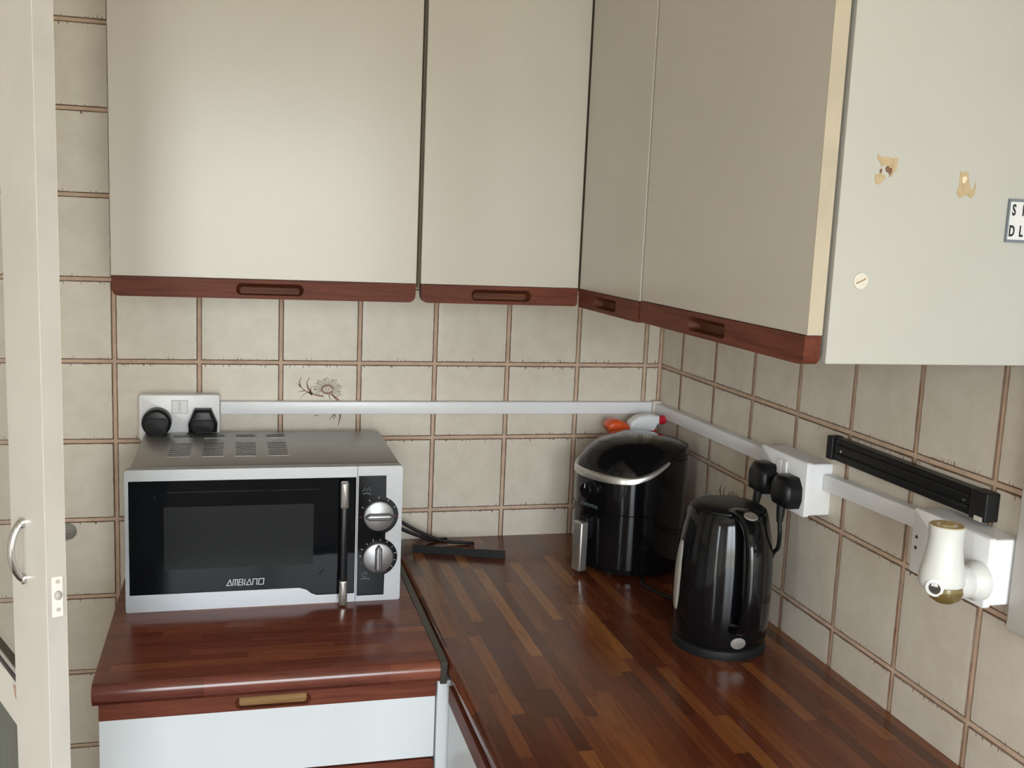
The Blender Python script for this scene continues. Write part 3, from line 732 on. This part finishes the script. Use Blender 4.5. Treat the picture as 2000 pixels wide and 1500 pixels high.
# ------------------------------------------------------------------ air fryer
def air_fryer():
    c0 = Vector((.9620, -.2080, 0)); a = thing('air_fryer', (c0.x, c0.y, .9), 'black air fryer with silver trim in the worktop corner', 'air fryer')
    fd = Vector((-.92, -.392, 0)).normalized(); sd = Vector((-fd.y, fd.x, 0))        # front, side
    Rr = .1020
    def rad(p):
        n = 2.35; return Rr/((abs(math.cos(p))**n+abs(math.sin(p))**n)**(1/n))
    def pt(p, k, z, add=0.0):
        q = rad(p)*k+add; return tuple(c0+fd*(q*math.cos(p))+sd*(q*math.sin(p))+Vector((0, 0, z)))
    def ztop(p):
        q = abs(((p+PI) % (2*PI))-PI); t = min(max((q-math.radians(42))/math.radians(85), 0), 1); t = t*t*(3-2*t)
        return 1.0960+.0500*t
    n = 64; ang = [2*PI*k/n for k in range(n)]
    def skin(bm, rings, closed=True):
        V = [[bm.verts.new(x) for x in r] for r in rings]
        for A, B in zip(V, V[1:]):
            for k in range(len(A) if closed else len(A)-1):
                j = (k+1) % len(A); bm.faces.new((A[k], A[j], B[j], B[k]))
        return V
    bm = new()
    V = skin(bm, [[pt(p, .90, .9075) for p in ang], [pt(p, .945, .9095) for p in ang], [pt(p, .965, .93) for p in ang], [pt(p, .985, 1.0) for p in ang], [pt(p, 1.0, 1.05) for p in ang]]
             + [[pt(p, 1.0-.004*t, 1.05+(ztop(p)-1.05)*t) for p in ang] for t in (.4, .8, 1.0)])
    bm.faces.new(V[0][::-1]); bm.faces.new(V[-1])
    fin('fryer_body', bm, 'gloss', a, 50)
    bm = new(); rings = []
    for k, t in ((.992, 0), (.97, .12), (.92, .30), (.80, .55), (.60, .80), (.35, .94), (.12, .99)):
        rings.append([pt(p, k, ztop(p)+.0008+(1.1560-ztop(p))*t) for p in ang])
    V = skin(bm, rings); bm.faces.new(V[-1]); bm.faces.new(V[0][::-1])
    fin('fryer_lid', bm, 'gloss', a, 60)
    # silver trim: a band along the front rim, thin at its ends
    m = 40; lim = math.radians(88); pa = [-lim+2*lim*k/m for k in range(m+1)]
    wv = lambda p: .0012+.0130*math.cos(p/lim*PI/2)**.55
    bm = new()
    rings = [[pt(p, 1.0, ztop(p)-wv(p), .0004) for p in pa], [pt(p, 1.0, ztop(p)-wv(p)*.9, .0030) for p in pa], [pt(p, 1.0, ztop(p)-wv(p)*.1, .0028) for p in pa],
             [pt(p, 1.0, ztop(p)+.0012, .0010) for p in pa], [pt(p, .985, ztop(p)+.0022) for p in pa]]
    skin(bm, rings, False); fin('silver_trim', bm, 'alu', a, 50)
    # pull-out drawer front
    lim2 = math.radians(66); pb = [-lim2+2*lim2*k/30 for k in range(31)]
    bm = new(); skin(bm, [[pt(p, .968, .918, -.001) for p in pb], [pt(p, .968, .920, .0030) for p in pb], [pt(p, .985, 1.0, .0030) for p in pb], [pt(p, .990, 1.0240, .0030) for p in pb], [pt(p, .990, 1.0255, -.001) for p in pb]], False)
    dr = fin('drawer', bm, 'gloss', a, 50)
    # handle
    def hb(bm, r0, r1, s, z0, z1, bev):
        pts = rr(-s, s, z0, z1, .004, 3)
        return prism(bm, pts, lambda u, v, w: tuple(c0+fd*w+sd*u+Vector((0, 0, v))), r0, r1, bev, 3)
    h = fin('handle', hb(new(), .1170, .1330, .0125, .9080, 1.0040, .004), 'alu', dr, 50)
    fin('handle_arm', hb(new(), .0990, .1200, .0110, .9700, 1.0120, .002), 'black', h, 50)
    # dial on the front
    fk = lambda aa, b, w: tuple(c0+fd*(rad(0)+w)+sd*aa+Vector((0, 0, 1.0630+b)))
    k = fin('dial', lathe(new(), [(.0200, -.003), (.0200, .003), (.0160, .0045), (.0155, .0150), (.0135, .0168), (.0, .0170)], fk, 32), 'gloss', a, 40)
    fin('dial_pointer', prism(new(), rr(-.0008, .0008, .004, .0125, .0004, 1), lambda u, v, w: fk(u, v, w), .0165, .0174), 'print_white', k)
    text_obj('brand_lettering', 'DAEWOO', .0095, lambda u, v, w: tuple(c0+fd*(rad(0)*.997+.0016+w)+sd*u+Vector((0, 0, 1.0315+v))), .0003, 'print_grey', a, 1.0)
    fl = lambda u, v, w: tuple(c0+fd*(.012+v)+sd*u+Vector((0, 0, 1.1552+w)))
    fin('lid_mark', prism(new(), rr(-.0085, .0085, -.0016, .0016, .0008, 2), fl, -.0005, .0010), 'print_grey', a)
    for p in (0.8, 2.4, 3.9, 5.5): fin('foot', lathe(new(), [(.010, .9), (.010, .9085)], lambda x, y, z, p=p: (c0.x+.07*math.cos(p)+x, c0.y+.07*math.sin(p)+y, z), 14), 'blackm', a)
air_fryer()

# ------------------------------------------------------------------ kettle
def kettle():
    cx, cy = .9690, -.6030
    k = thing('kettle', (cx, cy, .9), 'black cordless electric kettle standing on its round base', 'kettle')
    f = lambda a, b, h: (cx+a, cy+b, h)
    fin('power_base', lathe(new(), [(.0735, .9002), (.0745, .9040), (.0735, .9130), (.0700, .9155), (.0, .9155)], f, 48), 'blackm', k, 40)
    prof = [(.0690, .9165), (.0730, .9190), (.0755, .9400), (.0766, .9700), (.0768, 1.0050), (.0756, 1.0400), (.0718, 1.0750), (.0660, 1.1050), (.0622, 1.1200), (.0595, 1.1245), (.0, 1.1245)]
    fin('kettle_body', lathe(new(), prof, f, 56), 'gloss', k, 40)
    fin('lid', lathe(new(), [(.0560, 1.1235), (.0560, 1.1270), (.0500, 1.1300), (.0300, 1.1325), (.0, 1.1335)], f, 44), 'black', k, 40)
    # spout on the wall side
    bm = new()
    for A in (-.5, .0, .5): pass
    vs = [(-.020, .060, 1.1243), (.020, .060, 1.1243), (.0, .083, 1.1240), (-.012, .068, 1.085), (.012, .068, 1.085), (0, .070, 1.070)]
    b = [bm.verts.new((cx+x, cy+y, z)) for x, y, z in vs]
    for q in ((0, 1, 2), (0, 2, 3), (1, 4, 2), (3, 2, 5), (2, 4, 5), (0, 3, 5), (0, 5, 1), (1, 5, 4)): bm.faces.new([b[i] for i in q])
    fin('spout', bm, 'gloss', k)
    # handle: wide strap bowed out towards the room
    hd = Vector((-.06, -.998, 0)).normalized(); hs = Vector((-hd.y, hd.x, 0))
    path = smooth_path([(.0400, 1.1255, 0), (.0680, 1.1290, 0), (.0930, 1.1180, 0), (.1090, 1.0850, 0), (.1145, 1.0350, 0), (.1130, .9950, 0), (.1030, .9650, 0), (.0720, .9520, 0)], 6)
    bm = new(); V = []
    for i, p in enumerate(path):
        t = (path[min(i+1, len(path)-1)]-path[max(i-1, 0)]).normalized(); nn = Vector((t.y, -t.x, 0))
        s = .0180-.0035*math.sin(PI*i/(len(path)-1)); th = .0085
        ring = []
        for q in range(14):
            a = 2*PI*q/14; ca, sa = math.cos(a), math.sin(a)
            u = s*math.copysign(abs(ca)**.6, ca); w = th*math.copysign(abs(sa)**.6, sa)
            r = p.x+nn.x*w; z = p.y+nn.y*w
            ring.append(bm.verts.new((cx+hd.x*r+hs.x*u, cy+hd.y*r+hs.y*u, z)))
        V.append(ring)
    for A, B in zip(V, V[1:]):
        for q in range(14): bm.faces.new((A[q], A[(q+1) % 14], B[(q+1) % 14], B[q]))
    bm.faces.new(V[0][::-1]); bm.faces.new(V[-1])
    h = fin('handle', bm, 'gloss', k, 50)
    o = fin('lid_button', lathe(new(), [(.0110, .0), (.0110, .0035), (.0095, .0048), (.0, .0050)], lambda a, b, w: tuple(Vector((cx, cy, 0))+hd*(.0830+a*.9+w*.35)+hs*b+Vector((0, 0, 1.1295-a*.32+w*.95))), 28), 'alu', h, 40)
    o['label'] = 'silver oval lid release button'
    # badge at the handle foot
    o = fin('badge', lathe(new(), [(.0105, -.002), (.0105, .0010), (.0, .0016)], lambda a, b, w: tuple(Vector((cx, cy, .9290))+hd*(.0745+w)+hs*a*1.15+Vector((0, 0, b*.85))), 28), 'alu', k, 40)
    # water-level window down the left side
    wd = math.atan2(.05, -1.0); bm = new(); L = []
    zs = [.958+(1.073-.958)*t/16 for t in range(17)]
    def rz(z):
        for (r0, z0), (r1, z1) in zip(prof, prof[1:]):
            if z0 <= z <= z1: return r0+(r1-r0)*(z-z0)/(z1-z0)
        return .07
    for i, z in enumerate(zs):
        hw = .150*math.sin(PI*min(max(i/16, .03), .97))**.35; row = []
        for q in range(7):
            a = wd-hw+2*hw*q/6; r = rz(z)+(.0022 if 0 < q < 6 and 0 < i < 16 else -.0005)
            row.append(bm.verts.new((cx+r*math.cos(a), cy+r*math.sin(a), z)))
        L.append(row)
    for A, B in zip(L, L[1:]):
        for q in range(6): bm.faces.new((A[q], A[q+1], B[q+1], B[q]))
    o = fin('water_window', bm, 'frost', k, 60); o['label'] = 'grey translucent water-level window'
kettle()

# ------------------------------------------------------------------ spray bottle behind the fryer
def spray():
    cx, cy = 1.0330, -.0720
    s = thing('spray_bottle', (cx, cy, .9), 'white and red trigger spray bottle behind the air fryer', 'spray bottle')
    f = lambda a, b, h: (cx+a*1.0, cy+b*.8, h)
    fin('bottle', lathe(new(), [(.030, .9005), (.034, .905), (.034, 1.03), (.030, 1.06), (.017, 1.095), (.0135, 1.105), (.0135, 1.118)], f, 30), 'orange', s, 40)
    fin('collar', lathe(new(), [(.0165, 1.112), (.0165, 1.134), (.012, 1.138)], f, 24), 'pvc', s, 40)
    fh = lambda u, v, w: (cx+u, cy+.012-w, v)
    head = [(-.030, 1.140), (-.012, 1.134), (.012, 1.134), (.022, 1.146), (.038, 1.150), (.038, 1.170), (.016, 1.174), (-.010, 1.170), (-.026, 1.158)]
    fin('spray_head', prism(new(), head, fh, 0, .024, .006, 3), 'pvc', s, 40)
    fin('nozzle', lathe(new(), [(.0095, .036), (.0095, .050), (.0075, .053), (.0, .053)], lambda a, b, h: (cx+h, cy+a, 1.1605+b), 20), 'red', s, 40)
    fin('trigger', prism(new(), [(.016, 1.148), (.030, 1.150), (.034, 1.138), (.042, 1.120), (.037, 1.116), (.026, 1.130), (.018, 1.138)], fh, .006, .018, .002, 2), 'red', s, 40)
    o = fin('rear_cap', prism(new(), [(-.078, 1.150), (-.070, 1.136), (-.048, 1.128), (-.030, 1.136), (-.027, 1.148), (-.036, 1.156), (-.052, 1.1625), (-.068, 1.162)], fh, -.004, .028, .008, 3), 'orange', s, 50)
    o['label'] = 'bright orange rear part of the spray head'
spray()

# ------------------------------------------------------------------ glazed door standing open at the left
def door():
    th = math.radians(25.0); c0 = Vector((.0530, -1.0500, 0))
    al = Vector((-math.sin(th), math.cos(th), 0)); ed = Vector((math.cos(th), math.sin(th), 0))
    d = bpy.data.objects.new('door_1', None); COL.objects.link(d); d.location = c0; WM[d.name] = Matrix.Translation(c0)
    struct(d, 'cream painted glazed door standing ajar at the left')
    W, TH, SW = .54, .0175, .1190
    f = lambda u, v, w: tuple(c0+al*u+ed*(TH-w)+Vector((0, 0, v)))     # w = TH: flush with the visible face
    o = fin('stile', prism(new(), rr(0, SW, .012, 2.02, .001, 1), f, 0, TH, .0012, 2), 'paint', d)
    fin('stile', prism(new(), rr(W-SW, W, .012, 2.02, .001, 1), f, 0, TH, .0012, 2), 'paint', d)
    z0r, z1r = 1.0110, 1.0570
    for z0, z1 in ((.012, .16), (z0r, z1r), (1.92, 2.02)):
        fin('rail', prism(new(), [(SW, z0), (W-SW, z0), (W-SW, z1), (SW, z1)], f, .0006, TH-.0012, .001, 1), 'paint', d)
    fin('glass_pane', prism(new(), [(SW, z1r), (W-SW, z1r), (W-SW, 1.92), (SW, 1.92)], f, .0070, .0100), 'pane', d)
    bm = new(); n = 46
    for k in range(n):
        u0 = SW+(W-2*SW)*k/n; u1 = SW+(W-2*SW)*(k+1)/n
        prism(bm, [(u0, .16), (u1, .16), (u1, z0r), (u0, z0r)], f, .005, .0095+(.003 if k % 2 else 0))
    fin('reeded_pane', bm, 'reed', d)
    fin('glazing_bead', prism(new(), [(SW, z1r), (W-SW, z1r), (W-SW, z1r+.0050), (SW, z1r+.0050)], f, .006, .0150), 'print_black', d)
    fin('glazing_bead', prism(new(), [(SW, z1r+.0052), (W-SW, z1r+.0052), (W-SW, z1r+.0120), (SW, z1r+.0120)], f, .006, .0135), 'painted', d)
    fin('glazing_bead', prism(new(), [(SW, z1r+.0122), (W-SW, z1r+.0122), (W-SW, z1r+.0145), (SW, z1r+.0145)], f, .006, .0140), 'strip', d)
    fin('rust_stain', prism(new(), [(SW+.001, z1r-.018), (SW+.008, z1r-.014), (SW+.014, z1r-.003), (SW+.001, z1r-.002)], f, TH-.0025, TH-.0008), 'rust', d)
    # bow handle
    zc = 1.2150; uc = .0700
    pth = smooth_path([f(uc, zc-.030, TH), f(uc, zc-.026, TH+.005), f(uc, zc-.014, TH+.0105), f(uc, zc, TH+.0125), f(uc, zc+.014, TH+.0105), f(uc, zc+.026, TH+.005), f(uc, zc+.030, TH)], 6)
    h = fin('pull_handle', tube(new(), pth, [.0028]*len(pth), 12, True, 1.5), 'chrome', d, 50)
    for s in (-1, 1): fin('handle_foot', prism(new(), rr(uc-.0055, uc+.0055, zc+s*.0280-.0045, zc+s*.0280+.0045, .002), f, TH-.0005, TH+.0040, .0015, 2), 'chrome', h, 50)
    # latch plate let into the edge
    g = lambda u, v, w: tuple(c0-al*w+ed*u+Vector((0, 0, v)))
    fin('edge_face', prism(new(), rr(.0004, TH-.0004, .013, 2.019, .0004, 1), g, -.0004, .0004), 'painted', d)
    p = fin('latch_plate', prism(new(), rr(.0042, .0140, 1.1690, 1.2080, .001, 3), g, .0002, .0014, .0004, 1), 'paint', d)
    fin('ball_catch', lathe(new(), [(.0036, .0012), (.0034, .0026), (.0020, .0040), (.0, .0044)], lambda a, b, w: g(.0094+a, 1.1900+b*1.3, w), 20), 'painted', p, 50)
    for z in (1.1760, 1.2030): fin('screw', lathe(new(), [(.0020, .0012), (.0018, .0022), (.0, .0024)], lambda a, b, w, z=z: g(.0094+a, z+b, w), 14), 'painted', p, 50)
door()
